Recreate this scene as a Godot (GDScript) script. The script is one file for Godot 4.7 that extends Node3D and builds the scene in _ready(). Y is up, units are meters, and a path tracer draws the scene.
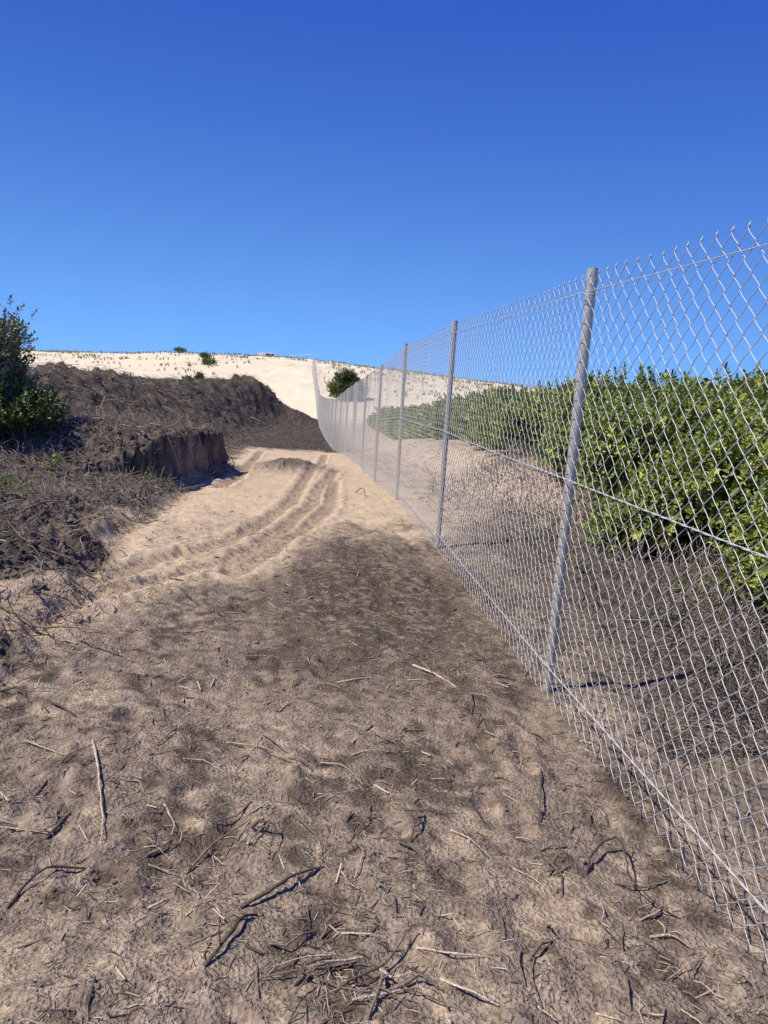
extends Node3D

# A new chain-link fence beside a bulldozed sandy track that runs to a dune. x is right, -z (written d) is away from the camera.

var rng := RandomNumberGenerator.new()
var n_big := FastNoiseLite.new()
var n_mid := FastNoiseLite.new()
var n_fine := FastNoiseLite.new()
var n_grit := FastNoiseLite.new()
var n_clod := FastNoiseLite.new()
var names := {}
var prints := {}
var ruts := []
var M := {}
var SUN := Vector3(-0.55, 0.82, 0.163)

# ---------------------------------------------------------------- small helpers
func sm(a: float, b: float, v: float) -> float:
	var t := clampf((v - a) / (b - a), 0.0, 1.0)
	return t * t * (3.0 - 2.0 * t)

func table(xs: PackedFloat32Array, ys: PackedFloat32Array, v: float) -> float:
	var n := xs.size()
	if v <= xs[0]:
		return ys[0]
	for i in n - 1:
		if v < xs[i + 1]:
			var t := (v - xs[i]) / (xs[i + 1] - xs[i])
			return lerpf(ys[i], ys[i + 1], t)
	return ys[n - 1]

func numbered(called: String) -> String:
	if not names.has(called):
		names[called] = 0
		return called
	names[called] += 1
	return "%s_%03d" % [called, names[called]]

func tag(o: Node3D, label: String, category: String, group := "", kind := "") -> Node3D:
	o.set_meta("label", label)
	if category != "":
		o.set_meta("category", category)
	if group != "":
		o.set_meta("group", group)
	if kind != "":
		o.set_meta("kind", kind)
	return o

func thing(called: String, at: Vector3, turn := 0.0) -> Node3D:
	var o := Node3D.new()
	o.name = numbered(called)
	add_child(o)
	o.position = at
	o.rotation.y = turn
	return o

func put(mesh: Mesh, called: String, material: Material, parent: Node3D, where := Transform3D()) -> MeshInstance3D:
	var o := MeshInstance3D.new()
	o.name = numbered(called) if parent == self else called
	o.mesh = mesh
	if material:
		o.material_override = material
	o.transform = where
	parent.add_child(o, true)
	return o

func scatter(called: String, mesh: Mesh, material: Material, where: Array, tints: Array, parent: Node3D) -> MultiMeshInstance3D:
	var mm := MultiMesh.new()
	mm.transform_format = MultiMesh.TRANSFORM_3D
	mm.use_colors = true
	mm.mesh = mesh
	mm.instance_count = where.size()
	for i in where.size():
		mm.set_instance_transform(i, where[i])
		mm.set_instance_color(i, tints[i])
	var o := MultiMeshInstance3D.new()
	o.name = numbered(called) if parent == self else called
	o.multimesh = mm
	if material:
		o.material_override = material
	parent.add_child(o, true)
	return o

class Shape:
	var v := PackedVector3Array()
	var n := PackedVector3Array()
	var c := PackedColorArray()
	var ix := PackedInt32Array()

	func tube(pts: Array, rad: Array, sides: int, tint := Color.WHITE, wobble := 0.0, closed := true) -> void:
		var first := v.size()
		var count := pts.size()
		var last_side := Vector3.ZERO
		for i in count:
			var p: Vector3 = pts[i]
			var a: Vector3 = pts[maxi(i - 1, 0)]
			var b: Vector3 = pts[mini(i + 1, count - 1)]
			var along := (b - a).normalized()
			var side: Vector3
			if last_side == Vector3.ZERO:
				side = along.cross(Vector3.UP if absf(along.y) < 0.9 else Vector3.RIGHT).normalized()
			else:
				side = (last_side - along * last_side.dot(along)).normalized()
			last_side = side
			var other := along.cross(side)
			var r: float = rad[i]
			for k in sides:
				var w := TAU * k / sides
				var dir := side * cos(w) + other * sin(w)
				v.append(p + dir * r * (1.0 + wobble * sin(i * 2.3 + k * 4.1 + r * 900.0)))
				n.append(dir)
				c.append(tint)
		for i in count - 1:
			for k in sides:
				var q := first + i * sides + k
				var q2 := first + i * sides + (k + 1) % sides
				ix.append_array([q, q + sides, q2, q2, q + sides, q2 + sides])
		if closed:
			for e in 2:
				var at := v.size()
				var p: Vector3 = pts[0 if e == 0 else count - 1]
				var nb: Vector3 = pts[1 if e == 0 else count - 2]
				v.append(p + (p - nb).normalized() * float(rad[0 if e == 0 else count - 1]) * 0.3)
				n.append((p - nb).normalized())
				c.append(tint)
				var ring := first + (0 if e == 0 else (count - 1) * sides)
				for k in sides:
					ix.append_array([at, ring + k, ring + (k + 1) % sides] if e == 0 else [at, ring + (k + 1) % sides, ring + k])

	func face(a: Vector3, b: Vector3, d: Vector3, tint := Color.WHITE) -> void:
		var nn := (d - a).cross(b - a).normalized()
		for p in [a, b, d]:
			ix.append(v.size())
			v.append(p)
			n.append(nn)
			c.append(tint)

	func box(lo: Vector3, hi: Vector3) -> void:
		var q := []
		for i in 8:
			q.append(Vector3(hi.x if i & 1 else lo.x, hi.y if i & 2 else lo.y, hi.z if i & 4 else lo.z))
		for f in [[0, 2, 3, 1], [4, 5, 7, 6], [0, 4, 6, 2], [1, 3, 7, 5], [2, 6, 7, 3], [0, 1, 5, 4]]:
			face(q[f[0]], q[f[1]], q[f[2]])
			face(q[f[0]], q[f[2]], q[f[3]])

	func done() -> ArrayMesh:
		var a := []
		a.resize(Mesh.ARRAY_MAX)
		a[Mesh.ARRAY_VERTEX] = v
		a[Mesh.ARRAY_NORMAL] = n
		a[Mesh.ARRAY_COLOR] = c
		a[Mesh.ARRAY_INDEX] = ix
		var m := ArrayMesh.new()
		m.add_surface_from_arrays(Mesh.PRIMITIVE_TRIANGLES, a)
		return m

# ---------------------------------------------------------------- the lie of the land
var floor_d := PackedFloat32Array([-20, 6, 8.5, 10.4, 13.2, 16.9, 21.4, 30, 37, 45, 52, 57])
var floor_y := PackedFloat32Array([0.03, 0.0, -0.03, -0.09, -0.29, -0.51, -0.75, -1.4, -1.62, -1.76, -1.75, -1.55])
var ridge_x := PackedFloat32Array([-140, -90, -56, -43.5, -34.3, -20.5, -12.4, 1.1, 12, 20, 45, 120])
var ridge_y := PackedFloat32Array([2.6, 2.3, 2.15, 2.6, 3.3, 3.6, 3.6, 2.75, 2.1, 1.6, 0.6, -0.5])

func fence_x(d: float) -> float:
	return 0.86 - 0.1085 * (d - 3.6) - 0.013 * maxf(0.0, d - 20.0) + 0.032 * maxf(0.0, 3.6 - d)

func edge_x(d: float) -> float:   # where the dark disturbed soil of the left side begins
	return table([2.0, 3.2, 4.0, 5.0, 6.0, 9.0, 13.3], [-1.75, -1.62, -1.7, -1.92, -2.2, -2.5, -2.55], d)

func cut_x(d: float) -> float:    # foot of the cut shelf
	return table([8.0, 8.5, 9.0, 9.6, 11.0, 12.9, 13.4], [-3.7, -3.3, -2.85, -2.62, -2.66, -2.72, -2.9], d)

func toe_x(d: float) -> float:    # foot of the far bank
	return table([12, 16, 20, 26, 36, 48, 53, 60], [-2.9, -3.4, -4.0, -5.1, -6.4, -6.9, -6.3, -9.0], d)

func base_y(x: float, d: float) -> float:
	var y := table(floor_d, floor_y, d)
	var crest := table(ridge_x, ridge_y, x * 120.0 / maxf(d, 40.0))
	if d > 50.0:
		var t := clampf((d - 53.0) / 67.0, 0.0, 1.0)
		var up := 1.0 - pow(1.0 - t, 1.7)
		y = lerpf(y, crest, up * sm(50.0, 60.0, d))
		if d > 120.0:
			y = crest - 0.011 * minf(d - 120.0, 60.0) - 0.03 * maxf(0.0, d - 180.0) * (1.0 - sm(180.0, 420.0, d)) - 6.0 * sm(180.0, 420.0, d)
	# the land right of the fence climbs a little
	var off := x - fence_x(minf(d, 90.0))
	if off > 0.5:
		y += 0.11 * minf(off - 0.5, 9.0) * (1.0 - sm(45.0, 80.0, d))
		y += 0.38 * sm(0.8, 2.2, off) * sm(7.2, 10.0, d) * (1.0 - sm(26.0, 36.0, d))
	y -= 0.03 * exp(-pow(off / 0.3, 2)) * (1.0 - sm(12.0, 16.0, d))
	y -= 0.06 * sm(3.6, 1.8, d) * sm(-1.0, -0.1, off)
	# the left side
	var near := 0.0
	var e := edge_x(d)
	var t2 := e - x + 0.12 * n_mid.get_noise_2d(x * 1.3 + 30.0, d * 1.3)
	if d < 14.5 and t2 > 0.0:
		near = 0.08 * sm(0.0, 0.16, t2) + 0.125 * minf(t2, 7.0)
		# the cut shelf: a steep face with a crumbling lip
		var in_by := cut_x(d) - x + 0.10 * n_mid.get_noise_2d(d * 2.2, 4.0) + 0.05 * n_fine.get_noise_2d(x * 0.5, d * 0.8)
		if in_by > 0.0 and d > 7.7:
			near += 0.66 * sm(8.3, 9.5, d) * (0.85 * sm(0.0, 0.11, in_by) + 0.15 * sm(0.1, 0.6, in_by)) * exp(-in_by / 3.6)
	var bank := 0.0
	if d > 12.0 and d < 80.0:
		var top := 1.12 + 0.16 * n_big.get_noise_2d(x * 0.6, d * 0.6) - 0.42 * sm(18.0, 30.0, d) * (1.0 - sm(70.0, 90.0, d))
		var w := (toe_x(d) - x) / 3.3
		if w > 0.0:
			bank = maxf(0.0, top - y) * (sm(0.0, 1.05, w) * 0.72 + 0.28 * minf(1.0, w)) * (1.0 - sm(54.0, 62.0, d))
			if d > 53.0:
				bank = maxf(bank, maxf(0.0, top + 0.2 - y) * sm(0.4, 3.0, w) * (1.0 - sm(60.0, 80.0, d)))
	var k := sm(13.0, 13.75, d - 0.25 * sm(0.3, 2.5, t2) + 0.3 * n_mid.get_noise_2d(x * 2.0, 9.0))
	y += lerpf(near, bank, k)
	# mounds
	y += 0.22 * exp(-(pow(x + 1.85, 2) / 0.45 + pow(d - 14.6, 2) / 1.6))
	y += 0.85 * exp(-(pow(x + 8.6, 2) / 1.7 + pow(d - 50.5, 2) / 7.0))
	y += 0.8 * exp(-(pow(x + 6.4, 2) / 1.8 + pow(d - 51.5, 2) / 3.0))
	return y

func rut(x: float, d: float) -> Vector2:   # how deep in a wheel rut a spot lies (0..1), and the way along it
	if x < -4.2 or x > 0.2 or d < 3.2 or d > 24.0:
		return Vector2(9.0, 0.0)
	var best := 9.0
	var along := 0.0
	for r in ruts:
		if d < r.lo - 0.5 or d > r.hi + 0.5:
			continue
		var p: PackedVector2Array = r.p
		for i in p.size() - 1:
			var a := p[i]
			var ab: Vector2 = p[i + 1] - a
			var q := Vector2(x, d) - a
			var t := clampf(q.dot(ab) / ab.length_squared(), 0.0, 1.0)
			var far := (q - ab * t).length()
			if far < best:
				best = far
				along = r.s[i] + t * ab.length()
	return Vector2(best, along)

func dark_at(x: float, d: float) -> float:  # share of dark topsoil
	var wob := 0.35 * n_mid.get_noise_2d(x, d) + 0.5 * n_big.get_noise_2d(x, d)
	var v := 0.0
	if d < 14.0:
		v = sm(-0.1, 0.22, edge_x(d) - x + 0.35 * wob)
		v *= 1.0 - 0.25 * sm(0.1, 0.5, n_mid.get_noise_2d(x * 1.4 + 50.0, d * 1.4))
		if v > 0.0 and d > 3.6 and d < 8.0:
			v *= sm(0.12, 0.34, rut(x, d).x + 0.15 * wob)
	if d > 12.5 and d < 75.0:
		v = maxf(v, sm(-0.3, 0.5, toe_x(d) - x + 0.8 * wob) * sm(12.5, 13.6, d) * (1.0 - sm(52.0, 56.0, d + 0.3 * (x + 8.0) + wob * 3.0)))
	# the churned belt across the valley
	v = maxf(v, sm(23.0, 27.0, d + wob * 4.0 - 0.5 * (x + 3.0)) * (1.0 - sm(52.0, 54.5, d + wob * 2.0)) * (1.0 - sm(0.2, 1.4, x - fence_x(d) + wob)))
	v = maxf(v, 0.9 * exp(-(pow(x + 1.85, 2) / 0.5 + pow(d - 14.4, 2) / 1.5)))
	return clampf(v, 0.0, 1.0)

func ground(x: float, d: float, deep: float = -1.0) -> float:
	var y := base_y(x, d)
	if d > 130.0 or absf(x) > 90.0:
		return y
	if deep < 0.0:
		deep = dark_at(x, d)
	var rough := 0.6 + 1.9 * deep
	if d > 7.0 and deep < 0.5 and d < 25.0:
		rough *= lerpf(1.0, 0.55, sm(7.0, 9.0, d))
	if d < 60.0:
		y += 0.05 * n_big.get_noise_2d(x * 1.2, d * 1.2)
		y += (0.014 * n_mid.get_noise_2d(x * 1.1, d * 1.1) + 0.011 * n_fine.get_noise_2d(x, d)) * (rough + 0.8 * deep)
		if d < 14.0:
			y += 0.011 * n_grit.get_noise_2d(x, d) * rough
			var lump := n_clod.get_noise_2d(x, d)
			y += 0.05 * maxf(0.0, -lump - 0.5) * rough
			# long drag marks of the blade, running with the track
			if deep < 0.6 and d < 7.5:
				y += 0.016 * n_mid.get_noise_2d(x * 3.0 + d * 0.35, d * 0.25 + 80.0)
	else:
		y += (0.25 * n_big.get_noise_2d(x * 0.22, d * 0.22) + 0.10 * n_mid.get_noise_2d(x * 0.4, d * 0.4)) * sm(60.0, 70.0, d)
	# boot prints and scuffs
	if d < 9.0:
		var cell: Array = prints.get(Vector2i(int(floor(x * 2.0)), int(floor(d * 2.0))), [])
		for p in cell:
			var q: Vector2 = (Vector2(x, d) - p[0]).rotated(p[1])
			var e := (q / Vector2(p[2], p[3])).length()
			if e < 1.7:
				y += p[4] * (-(1.0 - sm(0.6, 1.0, e)) + 0.45 * exp(-pow((e - 1.2) / 0.22, 2)))
	# gullies and clods on the bank
	if d > 12.5 and d < 62.0:
		var w := (toe_x(d) - x) / 3.3
		if w > 0.0 and w < 1.6:
			var on := sm(0.05, 0.35, w) * (1.0 - sm(1.0, 1.5, w)) * sm(13.2, 14.5, d) * (1.0 - sm(54.0, 60.0, d))
			var s := d * 0.62 + (x - toe_x(d)) * 0.55
			var g := n_mid.get_noise_2d(s * 1.15, x * 0.22 + 11.0)
			y += on * (0.42 * g - 0.25 * absf(n_fine.get_noise_2d(s * 0.22, x * 0.1)) + 0.16 * n_mid.get_noise_2d(x * 2.0, d * 1.2))
	# wheel ruts
	var r := rut(x, d)
	if r.x < 0.5:
		var wide := r.x + 0.025 * n_fine.get_noise_2d(x * 0.6, d * 0.6)
		var inside := 1.0 - sm(0.04, 0.11, wide)
		y -= 0.024 * inside
		y += 0.013 * exp(-pow((wide - 0.15) / 0.04, 2))
		y += 0.012 * inside * sin(r.y * 78.0 + signf(wide) * 1.2)
	return y

func soil(x: float, d: float, deep: float) -> Color:
	var pale := Vector3(0.58, 0.462, 0.318)
	var mixed := Vector3(0.268, 0.217, 0.166)
	var dark := Vector3(0.092, 0.077, 0.064)
	var litter := Vector3(0.10, 0.079, 0.061)
	var dune := Vector3(0.78, 0.705, 0.525)
	var big := n_big.get_noise_2d(x * 1.7 + 9.0, d * 1.7)
	var mid := n_mid.get_noise_2d(x * 2.0 + 3.0, d * 2.0)
	var fine := n_fine.get_noise_2d(x * 1.4 + 17.0, d * 1.4)
	var c := mixed
	if d < 13.0:
		# bare sand shows where the litter was scraped off
		c = c.lerp(pale, 0.42 * sm(0.05, 0.5, big * 0.45 + mid * 0.4 + fine * 0.75))
		c = c.lerp(litter, 0.85 * sm(0.0, 0.5, -0.7 * n_mid.get_noise_2d(x * 2.4 + 60.0, d * 0.8) -big * 0.25 - mid * 0.35 - fine * 0.85))
		c *= 1.0 + 0.4 * n_grit.get_noise_2d(x * 0.9 + 5.0, d * 0.9)
		var belt := exp(-(pow((x + 0.05 + 0.05 * (d - 5.0)) / 0.72, 2) + pow((d - 5.0) / 1.45, 2)))
		belt = maxf(belt, 0.8 * exp(-(pow((x - fence_x(d) + 0.45) / 0.45, 2) + pow((d - 4.9) / 1.6, 2))))
		c = c.lerp(litter, minf(1.0, 1.4 * belt) * sm(-0.35, 0.15, mid * 0.45 + fine * 0.95 + big * 0.25 + 0.4 * n_grit.get_noise_2d(x, d)))
	if d > 3.6:
		var clear := sm(6.6, 8.2, d + 0.9 * big + 0.5 * mid - 0.3 * (x + 0.8))
		clear = maxf(clear, sm(5.0, 5.6, d + 0.4 * mid) * sm(0.75, 0.35, x + 1.9 + 0.3 * mid) * 0.8)
		if d < 9.0:
			clear = maxf(clear, (1.0 - sm(0.12, 0.42, rut(x, d).x + 0.15 * mid)) * 0.85)
		var sand := pale * (1.0 + 0.12 * mid + 0.16 * fine)
		sand = sand.lerp(mixed, 0.4 * sm(0.15, 0.6, fine * 0.7 + mid * 0.5))
		c = c.lerp(sand, clear)
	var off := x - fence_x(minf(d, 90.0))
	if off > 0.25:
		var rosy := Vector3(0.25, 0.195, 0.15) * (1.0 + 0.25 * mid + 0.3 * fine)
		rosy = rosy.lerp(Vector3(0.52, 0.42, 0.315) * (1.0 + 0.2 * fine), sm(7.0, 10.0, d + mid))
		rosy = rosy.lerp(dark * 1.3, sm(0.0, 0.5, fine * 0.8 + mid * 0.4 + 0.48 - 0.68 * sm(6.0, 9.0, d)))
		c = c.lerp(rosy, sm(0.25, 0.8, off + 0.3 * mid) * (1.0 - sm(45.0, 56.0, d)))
	if d > 48.0:
		var s := dune * (1.0 + 0.10 * n_big.get_noise_2d(x * 0.3, d * 0.3) + 0.10 * mid)
		s = s.lerp(Vector3(0.45, 0.39, 0.26), 0.5 * sm(0.1, 0.5, n_mid.get_noise_2d(x * 0.3, d * 0.22)) * sm(70.0, 90.0, d))
		c = c.lerp(s, sm(49.0, 54.0, d))
	if x < toe_x(d) - 3.6 and d > 20.0:
		c = c.lerp(dune * 0.95, sm(0.0, 2.2, toe_x(d) - 4.6 - x + 1.5 * big) * sm(26.0, 38.0, d))
		deep *= 1.0 - sm(0.0, 2.2, toe_x(d) - 4.6 - x + 1.5 * big) * sm(26.0, 38.0, d)
	var soiled := dark * (1.0 + 0.35 * mid + 0.5 * fine) * (1.0 + 0.45 * sm(5.5, 7.0, d) * (1.0 - sm(13.0, 15.0, d)))
	soiled = soiled.lerp(mixed * 0.8, 0.5 * sm(0.2, 0.6, fine + 0.3 * big))
	c = c.lerp(soiled, deep)
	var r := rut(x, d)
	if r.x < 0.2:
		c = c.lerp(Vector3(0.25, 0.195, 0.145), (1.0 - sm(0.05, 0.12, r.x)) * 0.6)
	return Color(c.x, c.y, c.z)

func lines(spans: Array) -> PackedFloat32Array:   # [from, to, first step, growth]
	var out := PackedFloat32Array()
	for s in spans:
		var at: float = s[0]
		var step: float = s[2]
		while (at < s[1] if s[2] > 0.0 else at > s[1]):
			out.append(at)
			at += step
			step *= s[3]
	return out

func tread() -> void:
	rng.seed = 13
	for k in 150:
		var d := 1.4 + 6.5 * rng.randf()
		var c := Vector2(rng.randf_range(-0.5, 0.25) * (d + 0.8), d)
		if c.x > fence_x(d) - 0.15:
			continue
		var boot := k % 2 == 0
		var one := [c, rng.randf() * TAU if not boot else rng.randfn(PI / 2, 0.4), 0.14 if boot else rng.randf_range(0.05, 0.2), 0.05 if boot else rng.randf_range(0.04, 0.12), rng.randf_range(0.006, 0.016)]
		for i in range(-1, 2):
			for j in range(-1, 2):
				var at := Vector2i(int(floor(c.x * 2.0)) + i, int(floor(d * 2.0)) + j)
				if not prints.has(at):
					prints[at] = []
				prints[at].append(one)

func build_ground() -> void:
	tread()
	var left := lines([[-3.3, -13.0, -0.017, 1.02], [-13.0, -1600.0, -0.25, 1.11]])
	left.reverse()
	var xs := left + lines([[-3.283, 2.3, 0.017, 1.0], [2.3, 14.0, 0.017, 1.045], [14.0, 1700.0, 0.6, 1.12]])
	var ds := lines([[-9.0, 0.9, 0.3, 1.0], [0.95, 5.2, 0.017, 1.0], [5.2, 57.0, 0.017, 1.0118], [57.0, 2600.0, 0.65, 1.06]])
	var w := xs.size()
	var h := ds.size()
	var v := PackedVector3Array()
	var n := PackedVector3Array()
	var c := PackedColorArray()
	v.resize(w * h)
	n.resize(w * h)
	c.resize(w * h)
	for j in h:
		var d := ds[j]
		for i in w:
			var x := xs[i]
			var deep := dark_at(x, d) if d < 80.0 and absf(x) < 60.0 else 0.0
			v[j * w + i] = Vector3(x, ground(x, d, deep), -d)
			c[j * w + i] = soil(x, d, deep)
			if d > 8.0 and d < 14.0 and x > -4.0 and x < -2.2:
				var up := v[j * w + i].y
				v[j * w + i] += Vector3(0.09 * n_fine.get_noise_2d(up * 2.6 + 3.0, d * 0.6), 0.0, 0.04 * n_fine.get_noise_2d(up * 1.8, d * 0.9 + 40.0)) * (1.0 - smoothstep(0.1, 0.4, absf(cut_x(d) - x - 0.1)))
	for j in h:
		for i in w:
			var a := v[j * w + maxi(i - 1, 0)]
			var b := v[j * w + mini(i + 1, w - 1)]
			var e := v[maxi(j - 1, 0) * w + i]
			var f := v[mini(j + 1, h - 1) * w + i]
			n[j * w + i] = (b - a).cross(f - e).normalized()
	var earthy := PackedInt32Array()
	var sandy := PackedInt32Array()
	rng.seed = 3
	for j in h - 1:
		var d := ds[j]
		for i in w - 1:
			var q := j * w + i
			var smooth := 0.0
			if d > 5.0:
				var tone := c[q].r
				smooth = sm(0.3, 0.5, tone)
			if rng.randf() < smooth:
				sandy.append_array([q, q + w, q + 1, q + 1, q + w, q + w + 1])
			else:
				earthy.append_array([q, q + w, q + 1, q + 1, q + w, q + w + 1])
	var m := ArrayMesh.new()
	for k in 2:
		var a := []
		a.resize(Mesh.ARRAY_MAX)
		a[Mesh.ARRAY_VERTEX] = v
		a[Mesh.ARRAY_NORMAL] = n
		a[Mesh.ARRAY_COLOR] = c
		a[Mesh.ARRAY_INDEX] = earthy if k == 0 else sandy
		m.add_surface_from_arrays(Mesh.PRIMITIVE_TRIANGLES, a)
		m.surface_set_material(k, M.soil if k == 0 else M.sand)
	var o := put(m, "ground", null, self)
	o.set_meta("kind", "structure")
	tag(o, "sandy track, churned dark bank and pale dune behind", "ground", "", "structure")
	print("ground ", w, " x ", h)

# ---------------------------------------------------------------- materials
func plain(col: Color, rough: float, metal := 0.0, tinted := false) -> StandardMaterial3D:
	var m := StandardMaterial3D.new()
	m.albedo_color = col.linear_to_srgb()
	m.roughness = rough
	m.metallic = metal
	m.vertex_color_use_as_albedo = tinted
	return m

func noise_image(size: int, freq: float, octaves: int, s: int, kind := FastNoiseLite.TYPE_SIMPLEX_SMOOTH) -> Image:
	var f := FastNoiseLite.new()
	f.seed = s
	f.noise_type = kind
	f.frequency = freq
	f.fractal_octaves = octaves
	return f.get_seamless_image(size, size)

func make_materials() -> void:
	# soil: grit and shredded fibres, tiled every 2.9 m, over colours carried by the mesh
	var size := 1536
	var a := noise_image(size, 0.02, 4, 5)
	var b := noise_image(size, 0.26, 2, 6)
	var e := noise_image(size, 0.085, 4, 16)
	var fe := e.get_data()
	var fa := a.get_data()
	var fb := b.get_data()
	var tone := PackedFloat32Array()
	var hi := PackedFloat32Array()
	tone.resize(size * size)
	hi.resize(size * size)
	for i in size * size:
		var p := (fa[i] - 128) / 128.0
		var q := (fb[i] - 128) / 128.0
		var s := (fe[i] - 128) / 128.0
		var crumb := clampf(s * 1.7, -0.75, 0.75)
		tone[i] = 0.80 + 0.12 * p + 0.30 * crumb + 0.34 * q
		hi[i] = 0.48 + 0.12 * p + 0.34 * crumb + 0.22 * q
	rng.seed = 77
	for k in 6000:
		var x := rng.randf() * size
		var y := rng.randf() * size
		var ang := rng.randf() * TAU
		var bend := rng.randf_range(-0.06, 0.06)
		var long := int(rng.randf_range(4.0, 16.0) if k % 9 else rng.randf_range(16.0, 34.0))
		var light := rng.randf() < 0.62
		for s in long:
			x += cos(ang)
			y += sin(ang)
			ang += bend
			var at := posmod(int(y), size) * size + posmod(int(x), size)
			tone[at] = lerpf(tone[at], 1.3 if light else 0.42, 0.7)
			hi[at] = minf(1.0, hi[at] + 0.28)
	var ta := PackedByteArray()
	var tb := PackedByteArray()
	ta.resize(size * size * 3)
	tb.resize(size * size)
	for i in size * size:
		var t := clampf(tone[i], 0.2, 1.35) / 1.35
		var g := int(255.0 * pow(t, 0.4545))
		ta[i * 3] = g
		ta[i * 3 + 1] = g
		ta[i * 3 + 2] = g
		tb[i] = int(255.0 * clampf(hi[i], 0.0, 1.0))
	var soil_mat := plain(Color(1, 1, 1), 0.97, 0.0, true)
	soil_mat.albedo_texture = ImageTexture.create_from_image(Image.create_from_data(size, size, false, Image.FORMAT_RGB8, ta))
	soil_mat.heightmap_enabled = true
	soil_mat.heightmap_texture = ImageTexture.create_from_image(Image.create_from_data(size, size, false, Image.FORMAT_L8, tb))
	soil_mat.heightmap_scale = 1.1
	soil_mat.uv1_triplanar = true
	soil_mat.uv1_world_triplanar = true
	soil_mat.uv1_scale = Vector3.ONE / 2.3
	soil_mat.metallic_specular = 0.2
	soil_mat.albedo_color = Color(1.5, 1.5, 1.5).linear_to_srgb()
	M.soil = soil_mat
	# loose sand: fine even grain
	var sa := PackedByteArray()
	sa.resize(size * size * 3)
	for i in size * size:
		var t := clampf(0.80 + 0.10 * (fa[i] - 128) / 128.0 + 0.16 * (fb[i] - 128) / 128.0 + 0.16 * (fe[i] - 128) / 128.0, 0.2, 1.35) / 1.35
		var g := int(255.0 * pow(t, 0.4545))
		sa[i * 3] = g
		sa[i * 3 + 1] = g
		sa[i * 3 + 2] = g
	M.sand = soil_mat.duplicate()
	M.sand.albedo_texture = ImageTexture.create_from_image(Image.create_from_data(size, size, false, Image.FORMAT_RGB8, sa))
	M.sand.heightmap_scale = 0.5

	var bark := noise_image(512, 0.03, 4, 8)
	var bi := Image.create(512, 512, false, Image.FORMAT_RGB8)
	for y in 512:
		for x in 512:
			var g := clampf(0.78 + 0.85 * (bark.get_pixel(x, y).r - 0.5), 0.0, 1.0)
			bi.set_pixel(x, y, Color(g, g, g))
	var bt := ImageTexture.create_from_image(bi)
	M.wood = plain(Color(1.5, 1.5, 1.5), 0.9, 0.0, true)
	M.wood.albedo_texture = bt
	M.wood.uv1_triplanar = true
	M.wood.uv1_scale = Vector3(9, 9, 9)
	M.wood.heightmap_enabled = true
	M.wood.heightmap_texture = bt
	M.wood.heightmap_scale = 0.4
	M.twig = plain(Color(1, 1, 1), 0.85, 0.0, true)
	M.clod = plain(Color(1, 1, 1), 0.97, 0.0, true)

	var zinc := noise_image(256, 0.05, 3, 12)
	var zt := ImageTexture.create_from_image(zinc)
	M.post = plain(Color(0.78, 0.80, 0.82), 0.5, 0.4)
	var zi := Image.create(256, 256, false, Image.FORMAT_RGB8)
	for y in 256:
		for x in 256:
			var g := 0.76 + 0.12 * (zinc.get_pixel(x, y).r - 0.5)
			zi.set_pixel(x, y, Color(g, g * 0.985, g * 0.94))
	M.post.albedo_texture = ImageTexture.create_from_image(zi)
	M.post.albedo_color = Color(1, 1, 1)
	M.post.uv1_triplanar = true
	M.post.uv1_scale = Vector3(5, 5, 5)
	M.post.roughness_texture = zt
	M.post.roughness = 0.75
	M.wire = plain(Color(0.50, 0.515, 0.51), 0.5, 0.25)
	M.cable = plain(Color(0.58, 0.60, 0.60), 0.5, 0.3)

	M.leaf = plain(Color(1, 1, 1), 0.42, 0.0, true)
	M.leaf.backlight_enabled = true
	M.leaf.backlight = Color(0.42, 0.5, 0.2)
	M.leaf.metallic_specular = 0.45
	M.paint = plain(Color(0.80, 0.80, 0.79), 0.35)
	M.glass = plain(Color(0.02, 0.022, 0.025), 0.1)
	M.rubber = plain(Color(0.02, 0.02, 0.02), 0.9)
	M.chrome = plain(Color(0.5, 0.5, 0.5), 0.4, 0.8)
	M.lamp = plain(Color(0.35, 0.02, 0.02), 0.3)

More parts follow.
